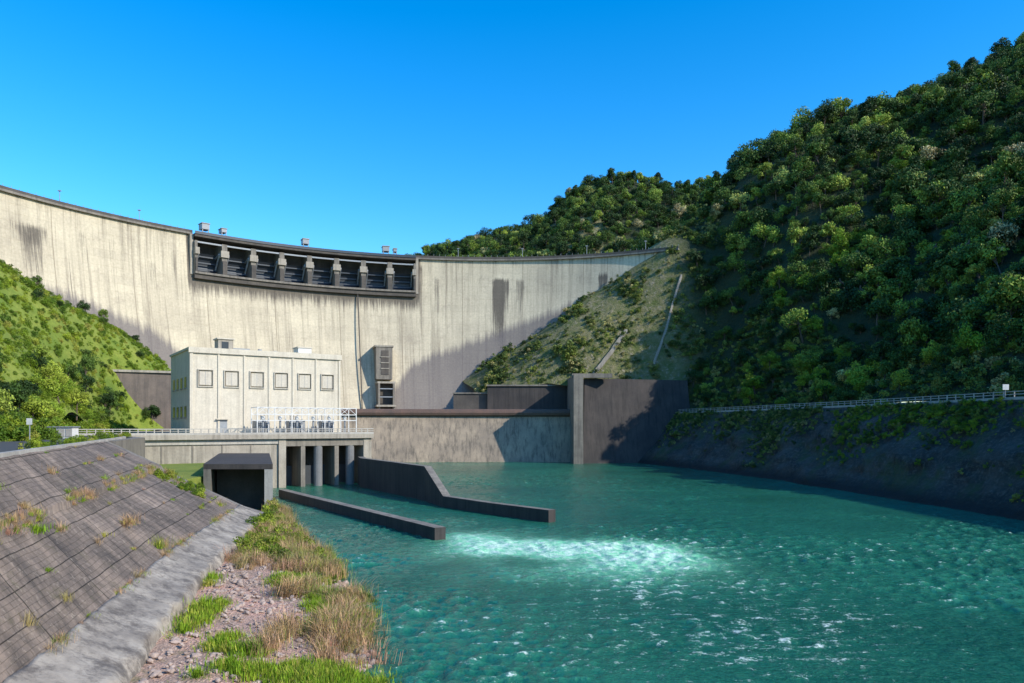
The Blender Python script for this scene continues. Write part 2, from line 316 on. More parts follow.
def damface(name,t0,t1,z0,z1):
    nt_=int((t1-t0)/0.22); nz_=int((z1-z0)/1.0)
    th=np.linspace(t0,t1,nt_); zz=np.linspace(z0,z1,nz_); T,Z=np.meshgrid(th,zz,indexing='ij'); r=rface(Z)
    V=np.stack([CX+r*np.cos(np.radians(T)),CY+r*np.sin(np.radians(T)),Z],-1).reshape(-1,3)
    uv=np.stack([(-np.radians(T)*170).ravel(),Z.ravel()],-1)
    zb_=np.interp(T,[60,68,80,92,102,106,112,125,140,150],[86,78,66,53,42,27,16,18,50,60])  # right part traces the upper edge of the painted hill shadow
    low_shade=np.clip(0.5+(zb_-Z)/18,0,1)
    o=gridmesh(name,V,nt_,nz_,md_,uv,{'stain':stain(T,Z).ravel(),'low_shade':low_shade.ravel()}); o.parent=dam
T0=61.0
G0,G1,GB=101.6,133.8,75.0
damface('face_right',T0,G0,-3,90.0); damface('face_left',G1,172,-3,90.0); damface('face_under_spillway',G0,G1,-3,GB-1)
d=MB()
d.arc(T0,G0,168.9,178,90.0,90.7,M_mid,50); d.arc(G1,172,168.9,178,90.0,90.7,M_mid,38)
d.arc(T0,G0,169.0,169.35,90.7,91.7,M_dark,50); d.arc(G1,172,169.0,169.35,90.7,91.7,M_dark,38)
d.arc(T0,172,177.5,178,-3,90,M_conc,80)
d.arc(G0-0.01,G0-0.4,168.2,177,74,89.98,M_conc,1); d.arc(G1+0.01,G1+0.4,168.2,177,74,89.98,M_conc,1)
t=T0
while t<172:
    if not (G0-1<t<G1+1):
        a=R(t); d.cyl((CX+169.2*math.cos(a),CY+169.2*math.sin(a)),0.07,91.7,92.5,M_grey,5)
    t+=0.9
d.build('crest_road_and_parapet',dam)
s=MB()
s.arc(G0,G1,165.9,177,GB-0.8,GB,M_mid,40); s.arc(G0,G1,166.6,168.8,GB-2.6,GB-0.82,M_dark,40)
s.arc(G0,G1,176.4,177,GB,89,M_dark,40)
nb=8; st_=(G1-G0)/nb
for i in range(nb+1):
    t=G0+i*st_; hw=0.36
    a0=max(G0+0.005,t-hw); a1=min(G1-0.005,t+hw)
    s.arc(a0,a1,166.6,176.3,GB+0.01,87.4,M_mid,1)
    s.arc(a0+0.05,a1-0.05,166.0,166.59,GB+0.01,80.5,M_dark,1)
    s.arc(max(G0,t-0.55),min(G1,t+0.55),165.9,168.4,82.0,84.6,M_conc,1)
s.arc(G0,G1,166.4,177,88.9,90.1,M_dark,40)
s.arc(G0,G1,166.1,166.4,89.9,91.0,M_steel,40)
s.arc(G0,G1,166.8,167.5,86.6,87.2,M_grey,40)
s.build('spillway_piers_and_bridge',dam)
s=MB()
for i in range(nb):
    a0=G0+i*st_+0.40; a1=a0+st_-0.80
    vs=[];fs=[];K=8
    for k in range(K+1):
        q=k/K; z=GB+0.05+8.4*q; r=172.5+1.9*math.sin(q*math.pi)-1.2*q
        for tt in (a0,a1): vs.append((CX+r*math.cos(R(tt)),CY+r*math.sin(R(tt)),z))
    fs=[(2*k,2*k+1,2*k+3,2*k+2) for k in range(K)]; s.add(vs,fs,M_steel)
    for z in (77,79.5,82): s.arc(a0,a1,171.7,172.1,z,z+0.5,M_steel,3)
    for tt in (a0+0.25,a1-0.25):
        c_,s_=math.cos(R(tt)),math.sin(R(tt))
        s.bar((CX+167.3*c_,CY+167.3*s_,83),(CX+172.1*c_,CY+172.1*s_,77.5),0.5,M_grey); s.bar((CX+167.3*c_,CY+167.3*s_,83.3),(CX+172.1*c_,CY+172.1*s_,82),0.5,M_grey)
s.build('radial_gates',dam)
s=MB()
for t,ww,hh_ in ((132.3,.5,2.2),(129.8,.35,1.4),(118.2,.45,2.0),(106.2,.5,2.0),(104.8,.25,1.2)):
    s.arc(t-ww,t+ww,166.8,170.5,92.4,92.4+hh_,M_grey,1); s.arc(t-ww-.07,t+ww+.07,166.6,170.7,92.4+hh_,92.7+hh_,M_conc,1)
    for q in (-ww*.8,ww*.8): s.arc(t+q-0.05,t+q+0.05,167,167.4,90.3,92.4,M_grey,1)
for t in (140.5,150,160,95,85,75,66):
    a=R(t); c=(CX+170*math.cos(a),CY+170*math.sin(a)); s.cyl(c,0.12,90.8,95.4,M_grey,6); s.box(c[0]-.5,c[0]+.5,c[1]-.3,c[1]+.3,95.4,95.7,M_grey)
s.build('hoist_houses_and_lamps',dam)
s=MB(); tt=107.0
def rf(z): return float(rface(np.array(z)))
s.arc(tt-1.3,tt+1.3,rf(34)-4.5,rf(34)+3,34,48,M_mid,2); s.arc(tt-1.5,tt+1.5,rf(34)-4.8,rf(48)+1,48,48.7,M_conc,2)
s.arc(tt-0.7,tt+0.5,rf(34)-4.7,rf(34)-4.45,36,46.5,M_dark,2)
for z in (38.5,41,43.5): s.arc(tt-0.8,tt+0.6,rf(34)-4.9,rf(34)-4.65,z,z+.35,M_conc,2)
s.arc(tt-1.6,tt+1.3,rf(24)-6,rf(24)+3,32,32.8,M_conc,2); s.arc(tt-1.5,tt-1.2,rf(24)-6,rf(24)+3,20,32,M_mid,1); s.arc(tt+0.9,tt+1.2,rf(24)-6,rf(24)+3,20,32,M_mid,1)
s.arc(tt-1.2,tt+0.9,rf(24)-2,rf(24)+3,20,32,M_dark,2); s.arc(tt-1.7,tt+1.5,rf(24)-7,rf(24)+3,22,22.8,M_conc,2)
for z in (26,29.5): s.arc(tt-1.2,tt+0.9,rf(24)-5.8,rf(24)-5.4,z,z+0.4,M_grey,2)
s.bar((CX+(rf(70)-.4)*math.cos(R(110.5)),CY+(rf(70)-.4)*math.sin(R(110.5)),74),(CX+(rf(20)-.6)*math.cos(R(110.5)),CY+(rf(20)-.6)*math.sin(R(110.5)),20),0.4,M_dark)
s.build('outlet_valve_house',dam)

# ------------------------------------------------------------ stilling basin end sill
def sweep(name,path,prof,mats,fm):
    V=[]
    for i,(x,y) in enumerate(path):
        for o,z in prof: V.append((x,y+o,z))
    return gridmesh(name,np.array(V),len(path),len(prof),mats,facemat=fm*(len(path)-1),smooth=False)
px_=np.linspace(-115,26,40); py_=290-((px_-0)/115)**2*26
sweep('stilling_basin_weir',list(zip(px_,py_)),[(-7,-3),(-2.0,17.4),(-3.2,18.0),(-3.5,18.9),(-3.0,19.8),(-1.8,20.3),(0,20.4),(0,19.6),(70,19.6)],[M_weir,M_lip],[0,1,1,1,1,1,0,0])
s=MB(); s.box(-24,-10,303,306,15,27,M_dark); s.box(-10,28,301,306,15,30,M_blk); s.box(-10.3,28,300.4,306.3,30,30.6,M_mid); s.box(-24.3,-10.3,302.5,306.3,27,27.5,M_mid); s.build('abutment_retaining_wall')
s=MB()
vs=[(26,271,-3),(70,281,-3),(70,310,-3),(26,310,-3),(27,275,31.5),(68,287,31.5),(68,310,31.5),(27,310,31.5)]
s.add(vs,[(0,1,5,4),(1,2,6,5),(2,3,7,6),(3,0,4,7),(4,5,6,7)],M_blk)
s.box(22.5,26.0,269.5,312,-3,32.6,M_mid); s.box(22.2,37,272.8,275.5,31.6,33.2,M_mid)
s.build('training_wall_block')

# ------------------------------------------------------------ right bank
SHy=[-60,60,109,138,188,240,272,290]; SHx=[80,77,75,72,68,57,47,44]; PRy=[-60,60,130,185,240,290]; PRx=[100,94,90,84.5,74.5,62]
mb_,nt,b=newmat('revetment_concrete'); p=pos(nt); n=noi(nt,p,0.15,7,0.7); n2=noi(nt,p,1.4,6,0.75)
c=mix(nt,ramp(nt,n,[(0.35,0.0),(0.6,1.0)]),(0.11,0.095,0.078),(0.035,0.032,0.028)); c=mix(nt,ramp(nt,n2,[(0.50,0.0),(0.68,0.85)]),c,(0.20,0.18,0.145))
c=mix(nt,ramp(nt,noi(nt,p,0.09,6,0.7),[(0.5,0.0),(0.62,0.75)]),c,(0.06,0.085,0.022))
br=nt.nodes.new('ShaderNodeTexBrick'); nt.links.new(uvc(nt),br.inputs['Vector']); br.inputs['Scale'].default_value=1; br.inputs['Brick Width'].default_value=6; br.inputs['Row Height'].default_value=2.5; br.inputs['Mortar Size'].default_value=0.12
br.inputs['Color1'].default_value=(1,1,1,1); br.inputs['Color2'].default_value=(.75,.75,.75,1); br.inputs['Mortar'].default_value=(.5,.5,.5,1)
c=mix(nt,0.4,c,br.outputs['Color'],'MULTIPLY')
sep=nt.nodes.new('ShaderNodeSeparateXYZ'); nt.links.new(p,sep.inputs[0])
wet=ramp(nt,mth(nt,'DIVIDE',sep.outputs[2],3.0),[(0.3,1.0),(1.0,0.0)]); c=mix(nt,mth(nt,'MULTIPLY',wet,0.9),c,(0.010,0.010,0.010))
nt.links.new(c,b.inputs['Base Color']); b.inputs['Roughness'].default_value=0.9; bump(nt,b,mth(nt,'ADD',n2,n),1.0,0.8)
ys=np.linspace(-60,290,351); V=[];UV=[]
for y in ys:
    xs_,xp=np.interp(y,SHy,SHx),np.interp(y,PRy,PRx)
    for q in np.linspace(0,1,30):
        z=-1.5+20.1*q; nz_=noise.fractal(Vector((y*.09,q*3,0)),1,2,5)
        V.append((xs_-1.2+(xp-xs_+1.2)*q**0.9+ (2.4*nz_*math.sin(q*math.pi)**.7 if 0<q<1 else 0),y,z)); UV.append((y,q*26))
gridmesh('river_bank_revetment',np.array(V),351,30,mb_,UV)
V=[]; ysr=np.linspace(-60,290,141)
for y in ysr:
    xp=np.interp(y,PRy,PRx); xf=float(xfR(y)) if y<285 else 66
    V+= [(xp,y,18.6),(xp,y,19.1),(xp+0.5,y,19.1),(xp+0.5,y,18.95),(max(xf,xp+2)+3,y,18.95)]
gridmesh('bank_road',np.array(V),141,5,[M_rail,M_asph],facemat=[0,0,0,1]*140,smooth=False)
g=MB(); y=60
while y<286:
    xp=np.interp(y,PRy,PRx)+0.25; xn=np.interp(y+2.5,PRy,PRx)+0.25
    g.box(xp-.08,xp+.08,y-.08,y+.08,19.1,20.2,M_rail)
    for z in (19.6,20.1): g.bar((xp,y,z),(xn,y+2.5,z),0.1,M_rail,0.14)
    y+=2.5
g.build('road_guardrail')

# ------------------------------------------------------------ left bank revetment
def xtoe(y): return np.interp(y,[5,35,64.5,95,100,118],[-12,-18.5,-25.9,-32,-33.2,-38])
def xtop(y): return -34-0.41*(y-49)
ml,nt,b=newmat('slab_revetment'); uu=uvc(nt); p=pos(nt)
n=noi(nt,p,0.16,8,0.75); n2=noi(nt,p,2.2,7,0.75); nv=noi(nt,uvc(nt,(1,0.12,1)),0.7,7,0.75)
def brick(wd,rh,ms,c2,mo,off=0.5):
    br=nt.nodes.new('ShaderNodeTexBrick'); nt.links.new(uu,br.inputs['Vector']); br.offset=off; br.inputs['Scale'].default_value=1; br.inputs['Brick Width'].default_value=wd; br.inputs['Row Height'].default_value=rh; br.inputs['Mortar Size'].default_value=ms; br.inputs['Mortar Smooth'].default_value=0.5
    br.inputs['Color1'].default_value=(1,1,1,1); br.inputs['Color2'].default_value=(c2,c2,c2,1); br.inputs['Mortar'].default_value=(mo,mo,mo*.9,1); return br
br=brick(2.4,0.62,0.03,0.78,0.5); br2=brick(9.0,3.1,0.07,0.68,0.22,0.0)
c=mix(nt,ramp(nt,n,[(0.38,0.0),(0.60,1.0)]),(0.38,0.29,0.225),(0.16,0.126,0.104)); c=mix(nt,ramp(nt,nv,[(0.45,0.0),(0.65,0.85)]),c,(0.08,0.066,0.056))
c=mix(nt,0.7,c,br.outputs['Color'],'MULTIPLY'); c=mix(nt,0.9,c,br2.outputs['Color'],'MULTIPLY'); c=mix(nt,ramp(nt,n2,[(0.54,0.0),(0.72,0.7)]),c,(0.46,0.38,0.30))
c=mix(nt,ramp(nt,noi(nt,p,0.5,7,0.8),[(0.56,0.0),(0.66,0.6)]),c,(0.10,0.09,0.045))
nt.links.new(c,b.inputs['Base Color']); b.inputs['Roughness'].default_value=0.95
bump(nt,b,mth(nt,'ADD',n2,mth(nt,'ADD',mth(nt,'MULTIPLY',br.outputs['Fac'],-0.6),mth(nt,'MULTIPLY',br2.outputs['Fac'],-1.0))),0.7,0.12)
ys=np.linspace(5,99,190)
LW=3.3
def slopez(y,q): return 3.6+8.3*q - (0.4 if q<0.60 else 0)
V=[];UV=[]; qs=list(np.linspace(0,0.595,14))+[0.602,0.608]+list(np.linspace(0.65,1,10))
for y in ys:
    a=xtoe(y)-LW; t_=xtop(y)
    for q in qs:
        dz=0.12*noise.fractal(Vector((y*.25,q*6,2)),1,2,3)
        V.append((a+(t_-a)*q,y,slopez(y,q)+dz)); UV.append((y,q*19))
gridmesh('sloped_bank_revetment',np.array(V),190,len(qs),ml,UV)
M_lipc=concrete('toe_beam_concrete',(0.54,0.47,0.38),(0.25,0.215,0.178),streak=0.3,scale=0.45,streakcol=(0.11,0.092,0.078),bs=0.9,blotch=0.8)
V=[]; prof=[(0.25,0.2),(0.1,1.3),(-0.05,1.9),(-0.2,2.2),(-0.45,2.32),(-1.2,2.55),(-2.0,2.85),(-2.8,3.2),(-3.2,3.42),(-3.4,3.5),(-3.5,2.7)]
ysb=np.linspace(5,99,380)
for y in ysb:
    a=xtoe(y); ch=0.6*max(0,noise.noise(Vector((y*.9,9,1)))-.1); jt=0.06 if (y%6)<0.3 else 0
    for k,(o,z) in enumerate(prof):
        e=(0.35 if k<5 else 0.1)
        V.append((a+o+e*noise.fractal(Vector((y*.45,z,1)),1,2,4)-(ch if k<5 else 0),y,z+0.10*noise.fractal(Vector((y*.6,o*1.5,5)),1,2,4)-jt))
gridmesh('revetment_toe_beam',np.array(V),380,len(prof),M_lipc)
g=MB(); pf=[(xtoe(99)-LW+(xtop(99)-xtoe(99)+LW)*q,slopez(99,q)) for q in (0,.59,.61,1)]
pts=[(xtoe(99),-1),(xtoe(99),2.2)]+pf+[(xtop(99),-1)]
g.add([(x,99.0,z-0.05) for x,z in pts]+[(x,99.9,z-0.05) for x,z in pts],[tuple(range(7)),tuple(range(13,6,-1))]+[(i,(i+1)%7,7+(i+1)%7,7+i) for i in range(7)],M_mid)
g.build('revetment_end_wall')
g=MB(); g.hexa([(-54,99.9),(-48.5,99.9),(-48.5,116),(-64,165),(-90,165),(-85,120)],-1,6.0,mG2); g.build('planted_terrace')
V=[]; ysl=np.linspace(-30,152,60)
for y in ysl:
    t_=xtop(y) if y<125 else np.interp(y,[125,148,152],[xtop(125),-80.5,-83])
    V+= [(t_+0.05,y,11.5),(t_,y,12.15),(t_-0.45,y,12.15),(t_-0.45,y,12.02),(float(xfL(y))-3,y,12.02)]
gridmesh('bank_road.001',np.array(V),60,5,[M_rail,M_asph],facemat=[0,0,0,1]*59,smooth=False)
g=MB(); g.hexa([(xtop(99),99.9),(xtop(99)+1,99.9),(-62,125),(-78,148.2),(-81,149),(-64,125)],5,11.95,M_mid); g.build('terrace_retaining_wall')

# ------------------------------------------------------------ gravel bar
def xsh(y): return np.interp(y,[5,40,53,65,76.7,95,118],[-2,-7.4,-10.2,-14.5,-18.9,-28.5,-37.5])+0.45*math.sin(y*0.35)+0.7*noise.noise(Vector((y*.5,2,2)))
mgv,nt,b=newmat('gravel'); p=pos(nt); n=noi(nt,p,0.35,6); vo=nt.nodes.new('ShaderNodeTexVoronoi'); nt.links.new(p,vo.inputs['Vector']); vo.inputs['Scale'].default_value=8.0
c=mix(nt,ramp(nt,n,[(0.4,0.0),(0.6,1.0)]),(0.54,0.32,0.24),(0.40,0.27,0.20)); 
vg=nt.nodes.new('ShaderNodeRGBToBW'); nt.links.new(vo.outputs['Color'],vg.inputs[0])
c=mix(nt,0.8,c,ramp(nt,vg.outputs[0],[(0.1,0.5),(0.8,1.3)]),'MULTIPLY')
c=mix(nt,ramp(nt,noi(nt,p,0.28,5),[(0.56,0.0),(0.7,0.8)]),c,(0.17,0.16,0.05))
nt.links.new(c,b.inputs['Base Color']); b.inputs['Roughness'].default_value=1; bump(nt,b,vo.outputs['Distance'],0.8,0.10)
def gz(y,s_): return 1.5*max(0,1-s_)**0.8-0.9*max(0,s_-0.92)*3+0.25*noise.fractal(Vector((y*.25,s_*4,3)),1,2,4)*(1 if s_<1 else .3)
ysg=np.linspace(5,118,260); V=[]
for y in ysg:
    a,e=float(xtoe(y))-0.9,xsh(y)+0.3
    for s_ in np.linspace(0,1.4,40): V.append((a+(e-a)*s_,y,gz(y,s_)))
gridmesh('gravel_bar',np.array(V),260,40,mgv)

# ------------------------------------------------------------ powerhouse on deck
A34=math.radians(34)
pw=empty('powerhouse_deck',(-80,148,0),A34)
g=MB()
g.box(-14,55.5,-1.2,70,11.0,12.0,M_conc)
g.box(0,33,0,60,-2,10.99,M_conc)
g.box(33,34.6,-0.6,14,-2,10.99,M_conc)
g.box(53.2,55.2,-0.6,60,-2,10.99,M_conc)
g.box(33,53.2,9,10,-2,10.99,M_dark)
for x in (38.6,46.6): g.box(x-0.5,x+0.5,-0.3,9,-2,10.9,M_mid)
for x in (42.4,50.2): g.cyl((x,0.6),1.0,-2,10.9,M_paintd,16)
g.box(34.6,53.2,-0.4,0.6,9.3,10.98,M_mid)
g.box(34.6,53.2,6.5,7.0,-2,4.5,M_steel)
g.box(0,33,-0.35,0,9.9,10.98,M_rail)
for x in range(3,33,6): g.box(x-.15,x+.15,-0.12,0,0,9.88,M_mid)
g.build('deck_and_tailrace',pw)
g=MB()
g.box(-6,55.5,-1.2,-0.95,12.0,12.45,M_rail)
x=-6.0
while x<55.5:
    g.box(x-.09,x+.09,-1.16,-.98,12.45,13.15,M_rail); x+=1.5
g.box(-6,55.5,-1.18,-0.96,13.15,13.32,M_rail); g.box(-6,55.5,-1.12,-1.02,12.75,12.85,M_rail)
g.box(-14,-6,-1.2,-0.9,12,13.5,M_rail)
g.build('parapet_railing',pw)
ph=empty('powerhouse_building',(-80,148,0),A34)
x0,x1,y0,y1,zb,zt=17.8,54.5,18.0,43.0,12.0,31.9
g=MB()
g.box(x0,x1,y0+0.6,y1,zb,zt,M_paint)
nb=6; bw=(x1-x0-1.0)/nb
for i in range(nb):
    a=x0+0.5+i*bw; c=a+bw/2; hw=1.6
    g.box(a,c-hw,y0+0.2,y0+0.59,zb,zt-0.8,M_paint); g.box(c+hw,a+bw-0.12,y0+0.2,y0+0.59,zb,zt-0.8,M_paint)
    g.box(c-hw,c+hw,y0+0.2,y0+0.59,zb+15.1,zt-0.8,M_paint); g.box(c-hw,c+hw,y0+0.2,y0+0.59,zb,zb+11.3,M_paint)
    g.box(c-hw-0.18,c+hw+.18,y0-0.15,y0+0.19,zb+15.1,zb+15.3,M_pane); g.box(c-hw-0.18,c-hw,y0-0.15,y0+0.19,zb+11.1,zb+15.09,M_pane)
    g.box(c+hw,c+hw+0.18,y0-0.15,y0+0.19,zb+11.1,zb+15.09,M_pane); g.box(c-hw,c+hw,y0-0.15,y0+0.19,zb+11.1,zb+11.3,M_pane)
    g.box(c-1.35,c+1.35,y0+0.12,y0+0.53,zb+11.6,zb+14.8,M_pane); g.box(c-0.03,c+0.03,y0+0.08,y0+0.115,zb+11.6,zb+14.8,M_grey)
    g.box(a-0.22,a+0.22,y0-0.05,y0+0.19,zb,zt-0.8,M_paint)
for c in (25,44): g.box(c-1.2,c+1.2,y0+0.1,y0+0.19,zb,zb+3.4,M_grey); g.box(c-1.4,c+1.4,y0-0.6,y0+0.19,zb+3.4,zb+3.6,M_paint)
g.box(x0,x0+0.5,y0,y0+0.6,zb,zt-0.8,M_paint); g.box(x1-0.5,x1,y0,y0+0.6,zb,zt-0.8,M_paint)
g.box(x0-0.3,x1+0.3,y0-0.3,y0+0.6,zt-0.8,zt+0.5,M_paint)
g.box(x0-0.3,x0+0.3,y0+0.61,y1+0.3,zt+0.003,zt+0.5,M_paint); g.box(x1-0.3,x1+0.3,y0+0.61,y1+0.3,zt+0.003,zt+0.5,M_paint); g.box(x0+0.3,x1-0.3,y1-0.3,y1+0.3,zt+0.003,zt+0.5,M_paint)
g.build('walls',ph)
g=MB()
for yy in (22,27,32,37): 
    for z in (zb+4,zb+11): g.box(x0-0.08,x0-0.02,yy,yy+2.4,z,z+2.6,M_glass); g.box(x0-0.2,x0-0.01,yy-.2,yy+2.6,z-.3,z,M_conc)
g.build('side_windows',ph)
g=MB()
g.box(25,28.5,22,26,zt,zt+3.2,M_conc); g.box(24.7,28.8,21.7,26.3,zt+3.2,zt+3.5,M_paint); g.box(25.8,27.4,21.93,21.98,zt+.6,zt+2.6,M_glass)
g.box(29,33,24,28,zt,zt+1.4,M_grey); g.box(45,48.5,23,27,zt,zt+2.3,M_white); g.box(44.8,48.7,22.8,27.2,zt+2.3,zt+2.6,M_paint)
g.cyl((36,26),0.5,zt,zt+1.6,M_grey); g.cyl((40,26),0.5,zt,zt+1.4,M_grey)
g.build('roof_sheds',ph)
gt=empty('switchyard_frame',(-80,148,0),A34); g=MB()
for yy in (6,11):
    for x in np.arange(30,54.1,4.0): g.bar((x,yy,12),(x,yy,18.2),0.2,M_white)
    for z in (15.2,16.6,18.2): g.bar((30,yy,z),(54,yy,z),0.18,M_white)
    for x in np.arange(30,53,4.0): g.bar((x,yy,16.6),(x+2,yy,18.2),0.1,M_white); g.bar((x+2,yy,18.2),(x+4,yy,16.6),0.1,M_white)
for x in np.arange(30,54.1,2.0): g.bar((x,6,18.2),(x,11,18.2),0.14,M_white)
for x in (32,36,40,44,48,52): g.cyl((x,8.5),0.25,12,15.4,M_grey,8); g.cyl((x,8.5),0.45,15.4,16.2,M_white,8)
g.build('steel_frame',gt)
tr=empty('power_transformer',(-80,148,0),A34); g=MB()
for x in (33,41,49):
    g.box(x-1.6,x+1.6,12.5,15.5,12.3,15.2,M_grey); g.box(x-1.9,x+1.9,12.2,15.8,12.003,12.28,M_conc)
    for k in range(7): g.box(x-1.5+k*.48,x-1.3+k*.48,12.1,12.48,12.6,14.8,M_grey)
    for k in (-.9,0,.9): g.cyl((x+k,14),0.12,15.2,16.6,M_rail,8)
g.build('tank_and_bushings',tr)
g=MB()
g.hexa([(-128,224),(-104,236),(-106,240),(-130,228)],12,30.5,M_wall); g.hexa([(-128.5,223.2),(-103.4,235.4),(-106,240.6),(-130.6,228.2)],30.5,31.2,M_conc); g.build('stone_retaining_wall')
g=MB()
def splay(xa,xb,ya,yb,z0,z1,m,k=-0.34): g.hexa([(xa,ya),(xb,ya),(xb+k*(yb-ya),yb),(xa+k*(yb-ya),yb)],z0,z1,m)
splay(-48,-37.2,115,160,7.2,8.0,M_blk); splay(-38.5,-37.2,115.02,160,-2,7.19,M_rail); splay(-48,-46.8,115.02,160,-2,7.19,M_mid); g.box(-49.5,-40.8,124,125,-2,7.19,M_dark)
g.build('tailrace_wing_culvert')
def wallpath(name,pts,w,mat,cap):
    n=len(pts); Lp=[];Rp=[]
    for i in range(n):
        a=Vector(pts[max(i-1,0)][:2]); c=Vector(pts[min(i+1,n-1)][:2]); dd=(c-a).normalized(); nn=Vector((-dd.y,dd.x))*w/2; q=Vector(pts[i][:2]); Lp.append(q+nn); Rp.append(q-nn)
    V=[]
    for i in range(n):
        z=pts[i][2]; V+= [(*Lp[i],-2),(*Lp[i],z),(*Rp[i],z),(*Rp[i],-2)]
    g=MB(); fs=[];fc=[]
    for i in range(n-1):
        a=i*4; fs+=[(a,a+1,a+5,a+4),(a+2,a+3,a+7,a+6)]; fc.append((a+1,a+2,a+6,a+5))
    fs+=[(0,3,2,1),(4*n-4,4*n-3,4*n-2,4*n-1)]
    g.add(V,fs,mat); g.add(V,fc,cap); g.build(name)
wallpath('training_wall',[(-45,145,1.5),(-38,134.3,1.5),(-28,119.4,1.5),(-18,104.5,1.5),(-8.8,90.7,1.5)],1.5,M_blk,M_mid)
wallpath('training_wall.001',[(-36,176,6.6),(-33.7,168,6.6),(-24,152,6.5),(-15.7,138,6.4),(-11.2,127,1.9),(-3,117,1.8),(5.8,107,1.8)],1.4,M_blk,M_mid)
g=MB(); g.box(-69.5,-66,111,112.6,12.03,13.7,M_white); g.box(-69.7,-65.8,110.8,112.8,13.7,13.85,M_grey)
for k in range(3): g.box(-69.3+k*1.15,-68.3+k*1.15,110.93,110.98,12.3,13.5,M_rail)
g.build('utility_cabinet',bevel=0.03)
g=MB(); g.cyl((-60,92),0.06,12,14.9,M_grey,8); g.box(-60.35,-59.65,91.9,91.94,14.1,14.9,M_white); g.build('traffic_sign.001')
g=MB(); g.cyl((88.7,133),0.07,19,21.3,M_grey,8); g.box(88.2,89.3,132.9,132.98,20.4,21.4,M_white); g.build('traffic_sign')

# ------------------------------------------------------------ vegetation sources
def leafmat(name,stops,trans=0.25,lo_=0.45,hi_=1.6):
    m,nt,b=newmat(name); oi=nt.nodes.new('ShaderNodeObjectInfo'); at=nt.nodes.new('ShaderNodeAttribute'); at.attribute_name='tint'
    c=ramp(nt,oi.outputs['Random'],stops)
    f=nt.nodes.new('ShaderNodeMapRange'); nt.links.new(at.outputs['Fac'],f.inputs[0]); f.inputs[3].default_value=lo_; f.inputs[4].default_value=hi_
    sc_=nt.nodes.new('ShaderNodeVectorMath'); sc_.operation='SCALE'; nt.links.new(c,sc_.inputs[0]); nt.links.new(f.outputs[0],sc_.inputs['Scale'])
    nt.links.new(sc_.outputs[0],b.inputs['Base Color']); b.inputs['Roughness'].default_value=0.6; b.inputs['Specular IOR Level'].default_value=0.2
    if trans>0:
        tb=nt.nodes.new('ShaderNodeBsdfTranslucent'); nt.links.new(sc_.outputs[0],tb.inputs['Color']); mx=nt.nodes.new('ShaderNodeMixShader'); mx.inputs[0].default_value=trans
        nt.links.new(b.outputs[0],mx.inputs[1]); nt.links.new(tb.outputs[0],mx.inputs[2]); nt.links.new(mx.outputs[0],nt.nodes['Material Output'].inputs['Surface'])
    return m
LT=leafmat('tree_leaves',[(0.0,(0.018,0.040,0.010)),(0.4,(0.038,0.075,0.014)),(0.7,(0.075,0.125,0.020)),(0.87,(0.16,0.225,0.03)),(0.96,(0.28,0.34,0.05)),(1.0,(0.36,0.30,0.16))],0,0.22,1.9)
LY=leafmat('bright_tree_leaves',[(0.0,(0.14,0.23,0.02)),(0.6,(0.25,0.36,0.03)),(1.0,(0.34,0.40,0.05))],0.15,0.35,1.6)
LB=leafmat('bush_leaves',[(0.0,(0.08,0.15,0.015)),(0.5,(0.18,0.26,0.02)),(0.85,(0.28,0.35,0.03)),(1.0,(0.36,0.34,0.07))],0.25,0.3,1.7)
LO=leafmat('scrub_leaves',[(0.0,(0.035,0.065,0.016)),(0.5,(0.11,0.15,0.03)),(0.8,(0.22,0.26,0.045)),(1.0,(0.36,0.30,0.13))],0,0.3,1.7)
LG=leafmat('grass_blades',[(0.0,(0.14,0.26,0.015)),(0.6,(0.26,0.38,0.025)),(1.0,(0.42,0.38,0.08))])
LR=leafmat('reed_blades',[(0.0,(0.46,0.30,0.14)),(0.45,(0.56,0.36,0.22)),(0.62,(0.36,0.34,0.08)),(0.8,(0.20,0.28,0.05)),(1.0,(0.56,0.30,0.22))])
BK=plain('bark',(0.12,0.09,0.065),0.9)
def leafquads(P,Nn,size,tint):
    n=len(P); a=np.cross(Nn,rng.normal(size=(n,3))); a/=np.linalg.norm(a,axis=1)[:,None]+1e-9; bb=np.cross(Nn,a); bb/=np.linalg.norm(bb,axis=1)[:,None]+1e-9
    s=(size*rng.uniform(0.6,1.3,n))[:,None]; a=a*s; bb=bb*s*0.6
    V=np.stack([P-a,P-bb,P+a,P+bb],1).reshape(-1,3); return V,np.repeat(tint,4)
